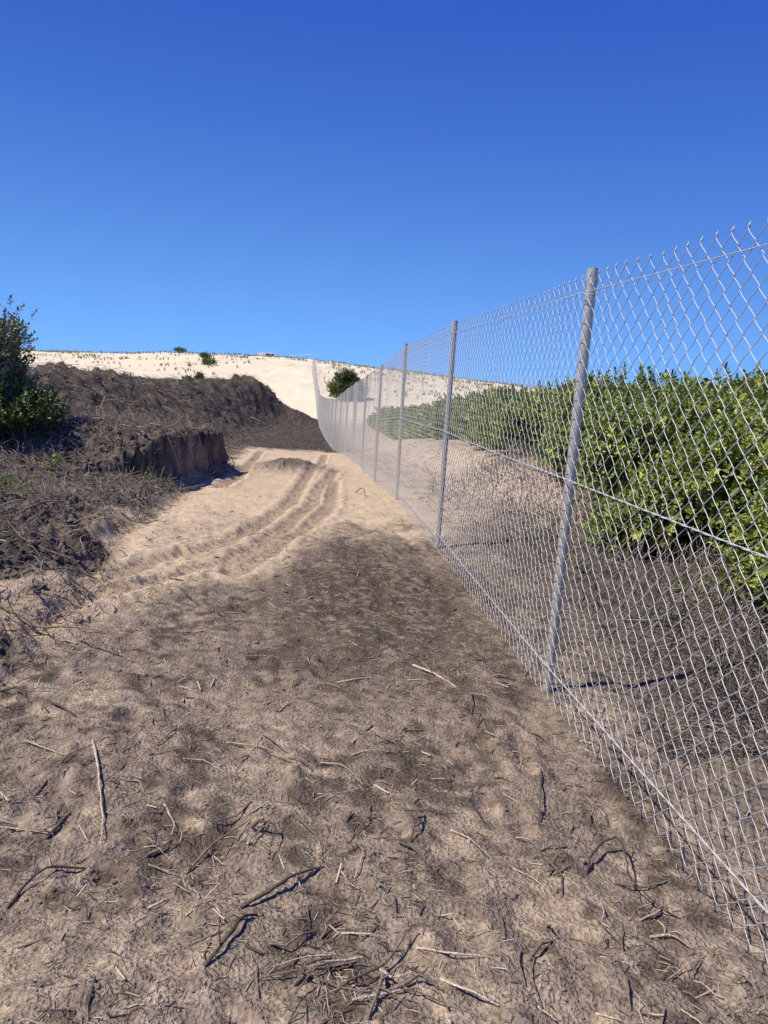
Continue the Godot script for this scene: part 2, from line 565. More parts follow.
const RUTS := [
	[-1.74, 21.30, -1.53, 17.97, -1.32, 12.64, -1.10, 8.99, -1.19, 7.37, -1.29, 6.44, -1.47, 6.04, -1.74, 5.75, -1.79, 5.10, -1.82, 4.85, -1.94, 4.26, -1.99, 3.89],
	[-0.98, 15.44, -0.95, 11.26, -0.84, 8.59, -0.97, 7.10, -1.03, 6.28, -1.22, 5.69, -1.39, 5.46, -1.54, 5.08, -1.67, 4.75, -1.72, 4.58, -1.82, 4.10, -1.86, 3.64],
	[-0.86, 12.58, -0.64, 8.94, -0.66, 7.99, -0.83, 6.85, -0.92, 6.12, -1.10, 5.48],
	[-3.58, 21.83, -3.13, 18.26, -2.25, 11.59, -2.10, 9.66],
]
const STICKS := [   # tone, radius in mm, lift in cm, x and d of each bend, name, label
	["pale", 8, 2, [-1.05, 2.72, -0.97, 2.56, -0.89, 2.37, -0.83, 2.24, -0.79, 2.11], "stick", "pale barkless crooked stick pointing away from camera on the left of the track"],
	["pale", 7, 1, [-1.30, 2.70, -1.11, 2.60], "stick", "short pale split stick lying left of the crooked barkless stick"],
	["dark", 16, 1, [-1.22, 2.46, -1.08, 2.33], "log", "short charred dark log stub near the left edge of the picture"],
	["pale", 5, 2, [-1.13, 2.18, -0.96, 2.17], "stick", "straight pale stick running in from the left edge of the picture"],
	["dark", 9, 3, [-0.95, 1.86, -0.93, 1.95, -0.90, 2.01, -0.81, 2.05], "branch", "long curved dark branch at lower left, arching over the soil"],
	["brown", 6, 2, [-0.68, 2.02, -0.61, 2.14, -0.56, 2.28], "stick", "thin brown stick slanting up right, below the crooked barkless stick"],
	["brown", 5, 2, [-1.11, 2.37, -1.08, 2.57, -1.04, 2.69], "twig", "thin brown twig slanting up to the head of the barkless stick"],
	["dark", 13, 2, [-1.36, 3.04, -1.28, 2.99, -1.19, 2.93], "branch", "dark knobbly chunk of branch on pale soil near the left bank edge"],
	["dark", 9, 4, [-1.60, 3.11, -1.51, 3.09, -1.41, 3.00], "branch", "dark arched root end sticking out of the left bank edge"],
	["dark", 6, 4, [-1.96, 4.05, -1.75, 3.84, -1.55, 3.61], "branch", "dark thin branch sloping down the left bank towards the track"],
	["dark", 8, 3, [-1.86, 3.62, -1.72, 3.58], "branch", "dark horizontal branch end at the left edge below the tyre tracks"],
	["dark", 14, 1, [-0.97, 2.15, -0.95, 2.27], "log", "fat dark piece of wood beside the straight pale stick"],
	["pale", 3.5, 1, [-0.63, 2.06, -0.53, 2.03], "twig", "small pale twig just right of the thin slanting brown stick"],
	["pale", 5, 2, [-0.67, 2.36, -0.61, 2.28, -0.60, 2.20], "twig", "small bent pale twig crossing the top of the slanting brown stick"],
	["pale", 11, 1, [-1.25, 2.39, -1.16, 2.30], "log", "pale sawn branch end poking in at the left picture edge"],
	["dark", 4, 2, [-0.88, 3.07, -0.83, 2.91], "twig", "single short dark twig on smooth soil, left middle of the track"],
	["pale", 4.5, 2, [-0.56, 2.83, -0.40, 2.74, -0.23, 2.65], "stick", "long thin straight pale stick lying across the middle of the track"],
	["pale", 5, 2, [-0.18, 2.72, -0.09, 2.67, -0.01, 2.59], "stick", "pale stick in the twig tangle right of the long thin pale stick"],
	["brown", 6, 5, [-0.51, 2.04, -0.46, 2.16, -0.37, 2.29], "branch", "long brown twig slanting up right to a small dark hooped root"],
	["dark", 6.5, 6, [-0.36, 2.26, -0.33, 2.27, -0.28, 2.25, -0.28, 2.11], "root", "small dark hooped root with one end bent straight down"],
	["brown", 6, 2, [-0.25, 2.38, -0.15, 2.22, -0.06, 2.11], "stick", "brown stick slanting down right in the middle of the foreground"],
	["dark", 11, 3, [-0.32, 1.87, -0.24, 1.92, -0.19, 2.00, -0.11, 2.08], "branch", "thick dark twisted branch rising to the right in the centre foreground"],
	["dark", 14, 3, [-0.36, 1.64, -0.33, 1.70, -0.30, 1.79, -0.27, 1.84], "branch", "thickest dark rotten branch, lower left of the twisted branch"],
	["pale", 5.5, 2, [-0.46, 1.84, -0.40, 1.91], "stick", "short pale stick left of the thick twisted branch"],
	["brown", 6, 3, [-0.22, 1.74, -0.18, 1.71, -0.14, 1.75, -0.11, 1.80], "twig", "bow-shaped brown twig below the twisted branch"],
	["dark", 5, 2, [-0.15, 1.65, -0.15, 1.71], "twig", "short dark twig standing under the bow-shaped twig"],
	["brown", 12, 2, [-0.14, 1.61, -0.10, 1.65, -0.06, 1.68], "stick", "stout smooth brown stick near the bottom edge, left of the twig heap"],
	["pale", 6, 2, [-0.04, 1.80, 0.04, 1.77], "stick", "pale flat stick at the upper left of the twig heap"],
	["brown", 4, 4, [-0.04, 2.03, -0.01, 1.98, -0.02, 1.90], "root", "small loop of brown root on bare soil above the twig heap"],
	["brown", 6, 2, [-0.24, 1.66, -0.22, 1.57], "stick", "brown stick pointing at the camera near the bottom edge"],
	["pale", 4, 2, [-0.46, 2.15, -0.41, 2.08], "twig", "tiny pale twig under the long brown twig with the hooped root"],
	["brown", 5, 3, [0.02, 2.45, 0.01, 2.33, -0.05, 2.21], "twig", "sickle-shaped brown twig in the central twig tangle"],
	["brown", 4.5, 2, [-0.14, 1.90, -0.13, 1.84], "twig", "stubby brown twig on bare soil right of the twisted branch"],
	["brown", 5, 2, [-0.37, 1.74, -0.37, 1.66], "twig", "brown twig propped on the thickest rotten branch"],
	["pale", 4, 1, [-0.28, 1.53, -0.24, 1.62], "twig", "pale twig near the bottom edge left of centre"],
	["pale", 11, 1, [0.20, 3.77, 0.30, 3.65, 0.40, 3.49], "stick", "bleached thick stick lying alone in front of the second fence post"],
	["dark", 5, 3, [0.47, 3.42, 0.45, 3.29, 0.44, 3.16], "root", "thin dark root pointing up towards the bleached thick stick"],
	["dark", 6, 3, [0.44, 3.03, 0.48, 3.18, 0.50, 3.09], "root", "small dark forked root below the thin dark root"],
	["brown", 5, 2, [-0.00, 3.02, 0.10, 2.92, 0.16, 2.82], "twig", "gently curved brown twig in the middle of the dark litter"],
	["dark", 6, 3, [0.68, 2.80, 0.64, 2.62, 0.60, 2.42], "root", "straight dark root pointing at the camera left of the fence"],
	["pale", 5, 2, [0.29, 2.33, 0.35, 2.24, 0.41, 2.20], "stick", "pale stick slanting down right in the right half of the track"],
	["dark", 6, 4, [0.21, 2.41, 0.17, 2.31, 0.15, 2.21], "root", "dark curved root bending down beside a sandy patch"],
	["brown", 4, 1, [0.12, 2.43, 0.22, 2.44, 0.33, 2.45], "twig", "thin level brown twig lying straight across the track centre"],
	["dark", 7, 2, [0.11, 2.21, 0.16, 2.16, 0.21, 2.09], "branch", "dark stick half sunk at the edge of the sandy patch"],
	["brown", 9, 3, [0.44, 1.74, 0.49, 1.81, 0.55, 1.86], "branch", "stout brown branch with a dark spur, lower right foreground"],
	["dark", 7, 8, [0.53, 1.92, 0.52, 1.86], "root", "dark spur standing beside the stout brown branch"],
	["pale", 4, 1, [0.47, 2.16, 0.53, 2.10, 0.58, 2.04], "stick", "slim pale stick between the sandy patch and the vine-like root"],
	["brown", 14, 3, [0.08, 1.69, 0.06, 1.60, 0.04, 1.51], "log", "fat brown branch running out of the bottom edge of the picture"],
	["brown", 8, 3, [0.08, 1.62, 0.16, 1.63, 0.23, 1.60], "stick", "brown stick lying level in the twig heap at the bottom edge"],
	["pale", 6.5, 3, [0.21, 1.65, 0.28, 1.59, 0.34, 1.57], "stick", "long pale stick slanting right out of the twig heap"],
	["brown", 6, 3, [0.19, 1.63, 0.22, 1.55], "stick", "brown stick under the long pale stick of the twig heap"],
	["dark", 12, 1, [0.20, 1.81, 0.23, 1.72], "log", "dark short chunk of wood in a furrow above the twig heap"],
	["pale", 5, 2, [0.44, 1.60, 0.48, 1.57], "stick", "pale stick slanting out of the bottom edge, right of the heap"],
	["pale", 4, 1, [0.51, 3.01, 0.59, 2.92], "twig", "small pale twig right of the dark forked root"],
	["dark", 7, 7, [0.71, 2.20, 0.74, 2.28, 0.80, 2.37, 0.86, 2.40, 0.87, 2.38, 0.86, 2.28, 0.84, 2.20, 0.86, 2.14, 0.91, 2.08, 0.96, 2.06], "root", "long dark vine-like root arching beside the bottom of the fence"],
	["pale", 5, 2, [0.72, 2.06, 0.71, 2.00, 0.69, 1.95], "twig", "pale curved twig inside the bend of the vine-like root"],
	["brown", 7, 2, [0.75, 1.97, 0.71, 1.83], "stick", "short brown stick pointing at the camera below the vine-like root"],
	["pale", 5, 2, [0.65, 1.82, 0.71, 1.78], "stick", "small straight pale stick below the vine-like root"],
	["brown", 4, 1, [0.75, 2.11, 0.80, 2.02], "twig", "faint brown twig just under the vine-like root's bend"],
	["brown", 7, 2, [0.69, 1.73, 0.68, 1.68, 0.67, 1.62], "stick", "crooked brown stick close to the bottom edge on the right"],
	["pale", 5, 2, [0.59, 1.63, 0.64, 1.60], "stick", "pale stick by the bottom edge left of the crooked brown stick"],
	["brown", 5, 1, [0.55, 1.75, 0.61, 1.67], "twig", "brown twig between the stout branch and the crooked stick"],
	["pale", 4, 1, [0.81, 1.67, 0.85, 1.64, 0.88, 1.60], "twig", "thin pale twig at the lower right below the fence"],
	["dark", 9, 12, [-0.40, 10.3, -0.33, 10.15, -0.28, 10.0, -0.25, 9.8], "root", "small dark hooked root alone on the pale sand by the fence"],
	["dark", 7, 3, [-1.30, 4.88, -1.19, 4.68, -1.08, 4.55], "branch", "dark bent twig on the near side of the tyre tracks"],
	["pale", 7, 2, [-2.06, 5.90, -1.92, 5.69], "stick", "pale stub of wood at the edge of the tyre tracks"],]

# ---------------------------------------------------------------- the fence
const STEP := 0.045          # wire to wire
const HALF := 0.0435         # half a diamond, upwards
const BAY := 3.26
const MESH_BOTTOM := -0.012
var post_d := PackedFloat32Array()
var post_y := PackedFloat32Array()

func on_fence(d: float) -> Vector3:   # foot of the mesh at distance d, straight from post to post
	var i := clampi(int((d - post_d[0]) / BAY), 0, post_d.size() - 2)
	var t := (d - post_d[i]) / BAY
	return Vector3(lerpf(fence_x(post_d[i]), fence_x(post_d[i + 1]), t), lerpf(post_y[i], post_y[i + 1], t), -d)

func wire_mesh(mirror: float, fine: bool) -> ArrayMesh:
	var pts := []
	var a := STEP * 0.5 + 0.0042
	var deep := 0.0028
	var rows := 45
	# bottom hook
	pts.append(Vector3(mirror * (-a + 0.004), -0.012, 0.004))
	for k in rows:
		var from := -1.0 if k % 2 == 0 else 1.0
		var y := k * HALF
		var front := from
		var mx := mirror
		var parts := 5 if fine else 4
		for q in parts:
			var t := float(q) / parts
			var sway := 1.0 - 2.0 * t
			pts.append(Vector3(mx * from * a * sway, y + HALF * t, deep * front * sin(PI * t) * (1.15 - 0.3 * sin(PI * t))))
	# twisted barb above the last apex, wound with the neighbour's end
	var top := rows * HALF
	for k in 8:
		var w := k * 1.3 + (0.0 if mirror > 0.0 else PI)
		pts.append(Vector3(mirror * STEP * 0.5 + 0.0026 * cos(w), top + 0.002 + k * 0.0014, 0.0026 * sin(w)))
	var tip: Vector3 = pts[-1]
	pts.append(tip + Vector3(mirror * 0.003, 0.004, 0.003))
	pts.append(tip + Vector3(mirror * 0.009, 0.008, 0.004))
	var rad := []
	for p in pts:
		rad.append(0.0015)
	var s := Shape.new()
	s.tube(pts, rad, 6 if fine else 4)
	return s.done()

func cable(height: float, from: float, to: float, strands: int) -> ArrayMesh:
	var s := Shape.new()
	for k in strands:
		var pts := []
		var rad := []
		var d := from
		while d < to:
			var foot := on_fence(d)
			var frac := fposmod((d - post_d[0]) / BAY, 1.0)
			var sag := -0.008 * sin(PI * frac) * (1.0 if height > 0.5 and height < 1.5 else 0.4)
			var ang := d * 46.0 + PI * k
			var r := 0.0019 if strands > 1 else 0.0
			pts.append(foot + Vector3(0, height + sag, 0) + Vector3(r * cos(ang) - 0.037, r * sin(ang), 0.0))
			rad.append(0.0019)
			d += 0.022 if d < 12.0 and strands > 1 else 0.3
		s.tube(pts, rad, 5)
	return s.done()

func build_fence() -> void:
	var d := 0.34
	while d < 84.0:
		post_d.append(d)
		post_y.append(table(floor_d, floor_y, d) if d < 50.0 else ground(fence_x(d), d))
		d += BAY
	var fence := thing("chain_link_fence", Vector3.ZERO)
	tag(fence, "long new galvanised chain-link fence running beside the track to the dune", "fence")
	# posts
	var body := Shape.new()
	body.tube([Vector3(0, -0.35, 0), Vector3(0, 0.5, 0), Vector3(0, 1.2, 0), Vector3(0, 1.965, 0)], [0.024, 0.024, 0.024, 0.024], 20)
	var pole := body.done()
	var lid := Shape.new()
	lid.tube([Vector3(0, 1.925, 0), Vector3(0, 1.93, 0), Vector3(0, 1.985, 0), Vector3(0, 1.995, 0), Vector3(0, 1.999, 0)], [0.0245, 0.028, 0.028, 0.024, 0.012], 20)
	var cap := lid.done()
	var tie := Shape.new()
	var loop := []
	for k in 13:
		var w := TAU * k / 12.0
		loop.append(Vector3(0.028 * cos(w) - 0.006, 0.003 * sin(w * 0.5), 0.028 * sin(w)))
	loop.append(Vector3(0.03, 0.012, 0.02))
	var lr := []
	for p in loop:
		lr.append(0.0017)
	tie.tube(loop, lr, 5)
	var ring := tie.done()
	rng.seed = 5
	for i in post_d.size():
		var tilt := Basis.from_euler(Vector3(rng.randf_range(-0.006, 0.006), rng.randf() * TAU, rng.randf_range(-0.006, 0.006)))
		var at := Vector3(fence_x(post_d[i]), post_y[i], -post_d[i])
		var post := put(pole, "post", M.post, fence, Transform3D(tilt, at))
		put(cap, "cap", M.post, post)
		if i < 8:
			for hh in [0.13, 0.52, 1.02, 1.45, 1.88]:
				put(ring, "tie_wire", M.wire, post, Transform3D(Basis.from_euler(Vector3(0, rng.randf() * 0.6 - 0.3, 0)) if true else Basis(), Vector3(0, hh, 0)))
	# mesh wires, woven: neighbours are mirror images that hook into each other
	var kinds := [wire_mesh(1.0, true), wire_mesh(-1.0, true)]
	var coarse := [wire_mesh(1.0, false), wire_mesh(-1.0, false)]
	var last: float = post_d[-1]
	var at_d: float = post_d[0] + 0.02
	var i := 0
	var made := 0
	var rest := [[], []]
	var tints := [[], []]
	while at_d < last:
		var foot := on_fence(at_d)
		var ahead := on_fence(minf(at_d + 0.1, last))
		var along := ahead - foot
		var flat := Vector3(along.x, 0, along.z).normalized()
		var side := Vector3(-flat.z, 0, flat.x) * -1.0
		# the mesh hangs on the camera's side of the posts and bellies a little between them
		var out := -(0.031 + 0.012 * n_mid.get_noise_2d(at_d * 0.7, 3.0))
		var lean := 0.01 * n_big.get_noise_2d(at_d * 1.5, 40.0)
		var basis := Basis(flat, (Vector3.UP + side * lean).normalized(), flat.cross(Vector3.UP))
		var where := Transform3D(basis, foot + side * out * (1.0 if side.x > 0.0 else -1.0) + Vector3(0, MESH_BOTTOM + 0.006 * n_fine.get_noise_2d(at_d * 0.3, 1.0), 0))
		if at_d > 1.35 and made < 300:
			put(kinds[i % 2], "mesh_wire", M.wire, fence, where)
			made += 1
		else:
			rest[i % 2].append(where)
			tints[i % 2].append(Color.WHITE)
		i += 1
		at_d += STEP / sqrt(1.0 + 0.0118)
	for k in 2:
		scatter("wire_mesh", coarse[k], M.wire, rest[k], tints[k], fence).set_meta("kind", "stuff")
	put(cable(0.135, 0.36, last, 2), "tension_wire", M.cable, fence)
	put(cable(1.045, 0.36, last, 2), "tension_wire", M.cable, fence)
	put(cable(1.885, 0.36, last, 1), "tension_wire", M.cable, fence)
	# the fence line on the dune crest
	var far := thing("ridge_fence", Vector3.ZERO)
	tag(far, "faint distant line of thin posts with one wire along the dune skyline", "fence")
	var thin := Shape.new()
	thin.tube([Vector3(0, -0.2, 0), Vector3(0, 1.55, 0)], [0.018, 0.016], 6)
	var stake := thin.done()
	var line := [Vector3(fence_x(last), post_y[-1] + 1.97, -last)]
	for k in 20:
		var t := k / 19.0
		var x := lerpf(-15.0, -58.0, t)
		var dd := lerpf(112.0, 118.0, t)
		var y := ground(x, dd)
		put(stake, "stake", M.post, far, Transform3D(Basis(), Vector3(x, y, -dd)))
		if k < 1:
			line.append(Vector3(x, y + 0.2, -dd))
	var lr2 := []
	for p in line:
		lr2.append(0.02)
	var ls := Shape.new()
	ls.tube(line, lr2, 4)
	put(ls.done(), "wire", M.cable, far)

# ---------------------------------------------------------------- wood on the ground
func wood_tint(tone: String) -> Color:
	var k := rng.randf_range(0.82, 1.18)
	if tone == "pale":
		return Color(0.50 * k, 0.42 * k, 0.315 * k)
	if tone == "brown":
		return Color(0.215 * k, 0.17 * k, 0.13 * k)
	return Color(0.105 * k, 0.085 * k, 0.07 * k)

func branch(pts: Array, radius: float, tone: String, knots: bool) -> ArrayMesh:
	# a crooked tapering stick through the given points, with stubs of broken side twigs
	var curve := Curve3D.new()
	for i in pts.size():
		var a: Vector3 = pts[maxi(i - 1, 0)]
		var b: Vector3 = pts[mini(i + 1, pts.size() - 1)]
		curve.add_point(pts[i], (a - b) * 0.16, (b - a) * 0.16)
	var long := curve.get_baked_length()
	var count := clampi(int(long / 0.028), 5, 30)
	var path := []
	var rad := []
	for k in count + 1:
		var t := float(k) / count
		var p := curve.sample_baked(t * long)
		var jig := 0.35 * radius
		p += Vector3(rng.randf_range(-jig, jig), rng.randf_range(-jig, jig) * 0.5, rng.randf_range(-jig, jig))
		path.append(p)
		rad.append(radius * (1.0 - 0.55 * t) * rng.randf_range(0.75, 1.2))
	var s := Shape.new()
	var tint := wood_tint(tone)
	s.tube(path, rad, 8, tint, 0.28)
	if knots and long > 0.12:
		for k in rng.randi() % 4:
			var at: Vector3 = path[1 + rng.randi() % (count - 1)]
			var dir := Vector3(rng.randf_range(-1, 1), rng.randf_range(-0.1, 0.5), rng.randf_range(-1, 1)).normalized()
			var l := rng.randf_range(0.015, 0.06) if rng.randf() < 0.6 else rng.randf_range(0.06, 0.16)
			s.tube([at, at + dir * l * 0.5 + Vector3(0, 0.004, 0), at + dir * l], [radius * 0.34, radius * 0.24, radius * 0.1], 5, tint)
	return s.done()

func build_sticks() -> void:
	rng.seed = 21
	for e in STICKS:
		var flat: Array = e[3]
		var n := flat.size() / 2
		var origin := Vector3(flat[0], ground(flat[0], flat[1]), -flat[1])
		var pts := []
		var r: float = minf(e[1], 10.0) * 0.00064
		for i in n:
			var x: float = flat[i * 2]
			var d: float = flat[i * 2 + 1]
			var t := float(i) / maxf(1.0, n - 1)
			var up := r * 0.35 + 0.008 * float(e[2]) * (sin(PI * t) if n > 2 else t * 0.5)
			pts.append(Vector3(x, ground(x, d) + up, -d) - origin)
		var o := put(branch(pts, r, e[0], true), e[4], M.wood, self, Transform3D(Basis(), origin))
		tag(o, e[5], e[4], "dead wood scattered on the track")
	# loose short sticks between them
	for k in 84:
		var x := 0.0
		var d := 0.0
		for tries in 20:
			d = 1.75 + 5.2 * pow(rng.randf(), 1.5)
			x = rng.randf_range(-0.62, 0.5) * d
			if x < fence_x(d) - 0.1 and n_big.get_noise_2d(x * 2.0, d * 2.0) < 0.15:
				break
		var ang := rng.randf() * TAU
		var l := rng.randf_range(0.06, 0.2)
		var origin := Vector3(x, ground(x, d), -d)
		var pts := []
		for i in 3:
			var q := Vector2(x, d) + Vector2.from_angle(ang + 0.25 * i * (k % 3 - 1)) * l * i * 0.5
			pts.append(Vector3(q.x, ground(q.x, q.y) + 0.004 + (0.012 if i == 1 else 0.0), -q.y) - origin)
		var pale := rng.randf() < 0.5
		var o := put(branch(pts, rng.randf_range(0.002, 0.0045), "pale" if pale else "brown", false), "twig", M.wood, self, Transform3D(Basis(), origin))
		var side := "left" if x < -0.17 * d else ("right" if x > 0.12 * d else "middle")
		var reach := "near the camera" if d < 2.6 else ("before the first post" if d < 3.6 else "past the first post")
		var tone := "pale" if pale else "brown"
		tag(o, "short thin %s twig in litter, %s of track, %s" % [tone, side, reach], "twig", "loose %s twigs, %s, %s" % [tone, side, reach])
	# cleared brush heaped on the left side
	for k in 64:
		var d := 3.4 + 8.5 * rng.randf()
		var x := edge_x(d) - 0.1 - 2.4 * pow(rng.randf(), 1.2)
		var ang := rng.randf() * TAU
		var l := rng.randf_range(0.25, 0.8)
		var origin := Vector3(x, ground(x, d), -d)
		var pts := []
		var lift := rng.randf_range(0.0, 0.14)
		for i in 4:
			var q := Vector2(x, d) + Vector2.from_angle(ang + 0.16 * i * (k % 3 - 1)) * l * i / 3.0
			pts.append(Vector3(q.x, ground(q.x, q.y) + 0.008 + lift * i / 3.0, -q.y) - origin)
		var tone: String = ["pale", "brown", "dark", "brown"][k % 4]
		var o := put(branch(pts, rng.randf_range(0.004, 0.011), tone, true), "branch", M.wood, self, Transform3D(Basis(), origin))
		var near := "beside the near tyre tracks" if d < 5.0 else ("below the dusty olive bush" if d < 8.2 else "on the cut shelf")
		var look: String = {"pale": "bleached", "brown": "brown", "dark": "dark"}[tone]
		tag(o, "%s dead branch in the cleared brush on the left, %s" % [look, near], "branch", "%s branches %s" % [look, near])
	# the heap of sticks at the bottom edge
	for k in 9:
		var d := 1.52 + 0.2 * rng.randf()
		var x := rng.randf_range(-0.1, 0.24)
		var ang := rng.randfn(0.5, 0.7) + (PI if k % 2 else 0.0)
		var l := rng.randf_range(0.08, 0.26)
		var origin := Vector3(x, ground(x, d), -d)
		var pts := []
		for i in 3:
			var q := Vector2(x, d) + Vector2.from_angle(ang + 0.15 * i * (k % 3 - 1)) * l * i * 0.5
			pts.append(Vector3(q.x, ground(q.x, q.y) + 0.006 + 0.03 * rng.randf(), -q.y) - origin)
		var tone: String = ["pale", "brown", "dark", "pale"][k % 4]
		var o := put(branch(pts, rng.randf_range(0.002, 0.0045), tone, false), "stick", M.wood, self, Transform3D(Basis(), origin))
		tag(o, "%s thin stick in the twig heap at the bottom edge" % {"pale": "bleached", "brown": "brown", "dark": "blackened"}[tone], "stick", "%s sticks in the twig heap" % tone)
	# bleached log on the far bank and a stump on its crest
	var log_at := Vector3(-7.2, ground(-7.2, 42.0), -42.0)
	tag(put(branch([Vector3(-0.35, 0.35, 0.1), Vector3(0.0, 0.2, 0.0), Vector3(0.4, 0.06, -0.1)], 0.06, "pale", false), "log", M.wood, self, Transform3D(Basis(), log_at)), "bleached log on the far dark bank near its end", "log")
	var st := Vector3(-7.4, ground(-7.4, 22.0), -22.0)
	tag(put(branch([Vector3(0, -0.1, 0), Vector3(0.01, 0.1, 0), Vector3(0.0, 0.24, 0)], 0.035, "dark", false), "stump", M.wood, self, Transform3D(Basis(), st)), "small dark stump standing on the crest of the far bank", "stump")

func litter_mesh(segments: int, bend: float, r: float) -> ArrayMesh:
	var pts := []
	var rad := []
	for i in segments + 1:
		var t := float(i) / segments - 0.5
		pts.append(Vector3(t, bend * (0.25 - t * t), bend * sin(t * 5.0)))
		rad.append(r * (1.0 - 0.5 * absf(t)))
	var s := Shape.new()
	s.tube(pts, rad, 4)
	return s.done()

func clod_mesh(s0: int) -> ArrayMesh:
	var s := Shape.new()
	var g := RandomNumberGenerator.new()
	g.seed = s0
	var rings := []
	for i in 5:
		var row := []
		for k in 7:
			var el := -0.6 + 2.1 * i / 4.0
			var w := TAU * k / 7.0
			row.append(Vector3(cos(w) * cos(el), sin(el) * 0.7, sin(w) * cos(el)) * g.randf_range(0.75, 1.15))
		rings.append(row)
	for i in 4:
		for k in 7:
			var k2 := (k + 1) % 7
			s.face(rings[i][k], rings[i + 1][k], rings[i][k2])
			s.face(rings[i][k2], rings[i + 1][k], rings[i + 1][k2])
	return s.done()

func build_litter() -> void:
	rng.seed = 31
	var kinds := [litter_mesh(4, 0.12, 0.03), litter_mesh(3, 0.3, 0.022), litter_mesh(2, 0.05, 0.05)]
	for kk in 3:
		var where := []
		var tints := []
		for k in 30000:
			var d := 1.3 + 9.0 * pow(rng.randf(), 1.7)
			var x := rng.randf_range(-0.85, 0.75) * (d + 0.6)
			var fx := fence_x(d)
			if x > fx + 2.6:
				continue
			var belt := exp(-(pow((x + 0.05 + 0.05 * (d - 5.0)) / 0.72, 2) + pow((d - 5.0) / 1.45, 2)))
			var want := 0.45 - 0.9 * n_mid.get_noise_2d(x * 2.0 + 3.0, d * 2.0) - 0.5 * n_big.get_noise_2d(x * 1.7 + 9.0, d * 1.7) + 0.8 * belt
			if d > 7.0 and x > -2.2 and x < fx:
				want *= 0.3
			if rng.randf() > want:
				continue
			var l := rng.randf_range(0.008, 0.034) * (1.0 + 0.07 * d)
			if rng.randf() < 0.12:
				l *= 2.1
			var t := rng.randf_range(0.6, 1.2)
			var b := Basis.from_euler(Vector3(rng.randf() * TAU, rng.randf() * TAU, rng.randf_range(-0.3, 0.3)), EULER_ORDER_YZX).scaled_local(Vector3(l, l * t, l * t))
			where.append(Transform3D(b, Vector3(x, ground(x, d) + 0.003, -d)))
			var tone := rng.randf()
			tints.append(Color(0.50, 0.41, 0.30) * rng.randf_range(0.7, 1.15) if tone < 0.36 else (Color(0.2, 0.155, 0.115) * rng.randf_range(0.7, 1.2) if tone < 0.7 else Color(0.07, 0.057, 0.047)))
		tag(scatter(["twig_litter", "root_fibre_litter", "bark_chip_litter"][kk], kinds[kk], M.twig, where, tints, self), ["fine broken twig litter strewn over the track", "thin curled root fibres strewn over the track", "small bark chips strewn over the track"][kk], "litter", "", "stuff")
	# crumbs and clods
	for kk in 2:
		var where := []
		var tints := []
		for k in 16000:
			var d := 1.3 + 11.0 * pow(rng.randf(), 1.5)
			var x := rng.randf_range(-0.9, 0.6) * (d + 0.6)
			if x > fence_x(d) + 2.5:
				continue
			var deep := dark_at(x, d)
			if rng.randf() > 0.35 + 0.65 * deep:
				continue
			var r := rng.randf_range(0.003, 0.009) * (1.0 + 1.8 * deep)
			if rng.randf() < 0.04:
				r *= 2.2
			where.append(Transform3D(Basis.from_euler(Vector3(rng.randf() * 0.5, rng.randf() * TAU, 0)).scaled_local(Vector3(r, r * rng.randf_range(0.6, 1.0), r * rng.randf_range(0.7, 1.2))), Vector3(x, ground(x, d, deep), -d)))
			var c := soil(x, d, deep)
			tints.append(c * rng.randf_range(0.65, 1.05))
		tag(scatter(["soil_crumbs", "soil_clods"][kk], clod_mesh(90 + kk), M.clod, where, tints, self), ["loose crumbs of soil over the track and left bank", "angular clods of soil over the track and left bank"][kk], "soil", "", "stuff")
	# brush on the left side and roots hanging from the far bank
	var brush := litter_mesh(5, 0.14, 0.011)
	var where := []
	var tints := []
	for k in 19000:
		var d := 3.2 + 11.0 * pow(rng.randf(), 0.9)
		var x := edge_x(d) + 0.1 - 4.6 * pow(rng.randf(), 1.1)
		var l := rng.randf_range(0.05, 0.3)
		if rng.randf() > 0.34 + 0.9 * sm(6.2, 8.0, d - 0.5 * (x + 2.5) + n_mid.get_noise_2d(x, d)) * (1.0 - 0.6 * sm(9.5, 11.0, d)):
			continue
		if d > 12.9 and x > -3.2:
			continue
		var up := rng.randf_range(-0.15, 0.35) if rng.randf() < 0.75 else rng.randf_range(0.5, 1.3)
		var b := Basis.from_euler(Vector3(rng.randf() * TAU, rng.randf() * TAU, up), EULER_ORDER_YZX)
		where.append(Transform3D(b.scaled_local(Vector3(l, l, l)), Vector3(x, ground(x, d) + 0.01 + absf(sin(up)) * l * 0.42, -d)))
		var tone := rng.randf()
		tints.append(Color(0.36, 0.31, 0.245) * rng.randf_range(0.6, 1.2) if tone < 0.5 else (Color(0.18, 0.145, 0.11) * rng.randf_range(0.7, 1.2) if tone < 0.75 else Color(0.065, 0.055, 0.046)))
	tag(scatter("cleared_brush", brush, M.twig, where, tints, self), "tangled thin dead brush covering the left bank", "brush", "", "stuff")
	where = []
	tints = []
	for k in 9000:
		var d := 13.5 + 41.0 * pow(rng.randf(), 1.2)
		var x := toe_x(d) - 4.4 * rng.randf() + 0.2
		var l := rng.randf_range(0.15, 0.6)
		var up := rng.randf_range(-0.5, 0.2)
		var b := Basis.from_euler(Vector3(rng.randf() * TAU, rng.randfn(0.0, 0.8), up), EULER_ORDER_YZX)
		where.append(Transform3D(b.scaled_local(Vector3(l, l, l)), Vector3(x, ground(x, d) + 0.02, -d)))
		tints.append(Color(0.33, 0.28, 0.22) * rng.randf_range(0.6, 1.2) if rng.randf() < 0.45 else Color(0.085, 0.07, 0.057) * rng.randf_range(0.7, 1.3))
	tag(scatter("root_tangle", brush, M.twig, where, tints, self), "dead roots and stalks matted over the far dark bank", "roots", "", "stuff")
	where = []
	tints = []
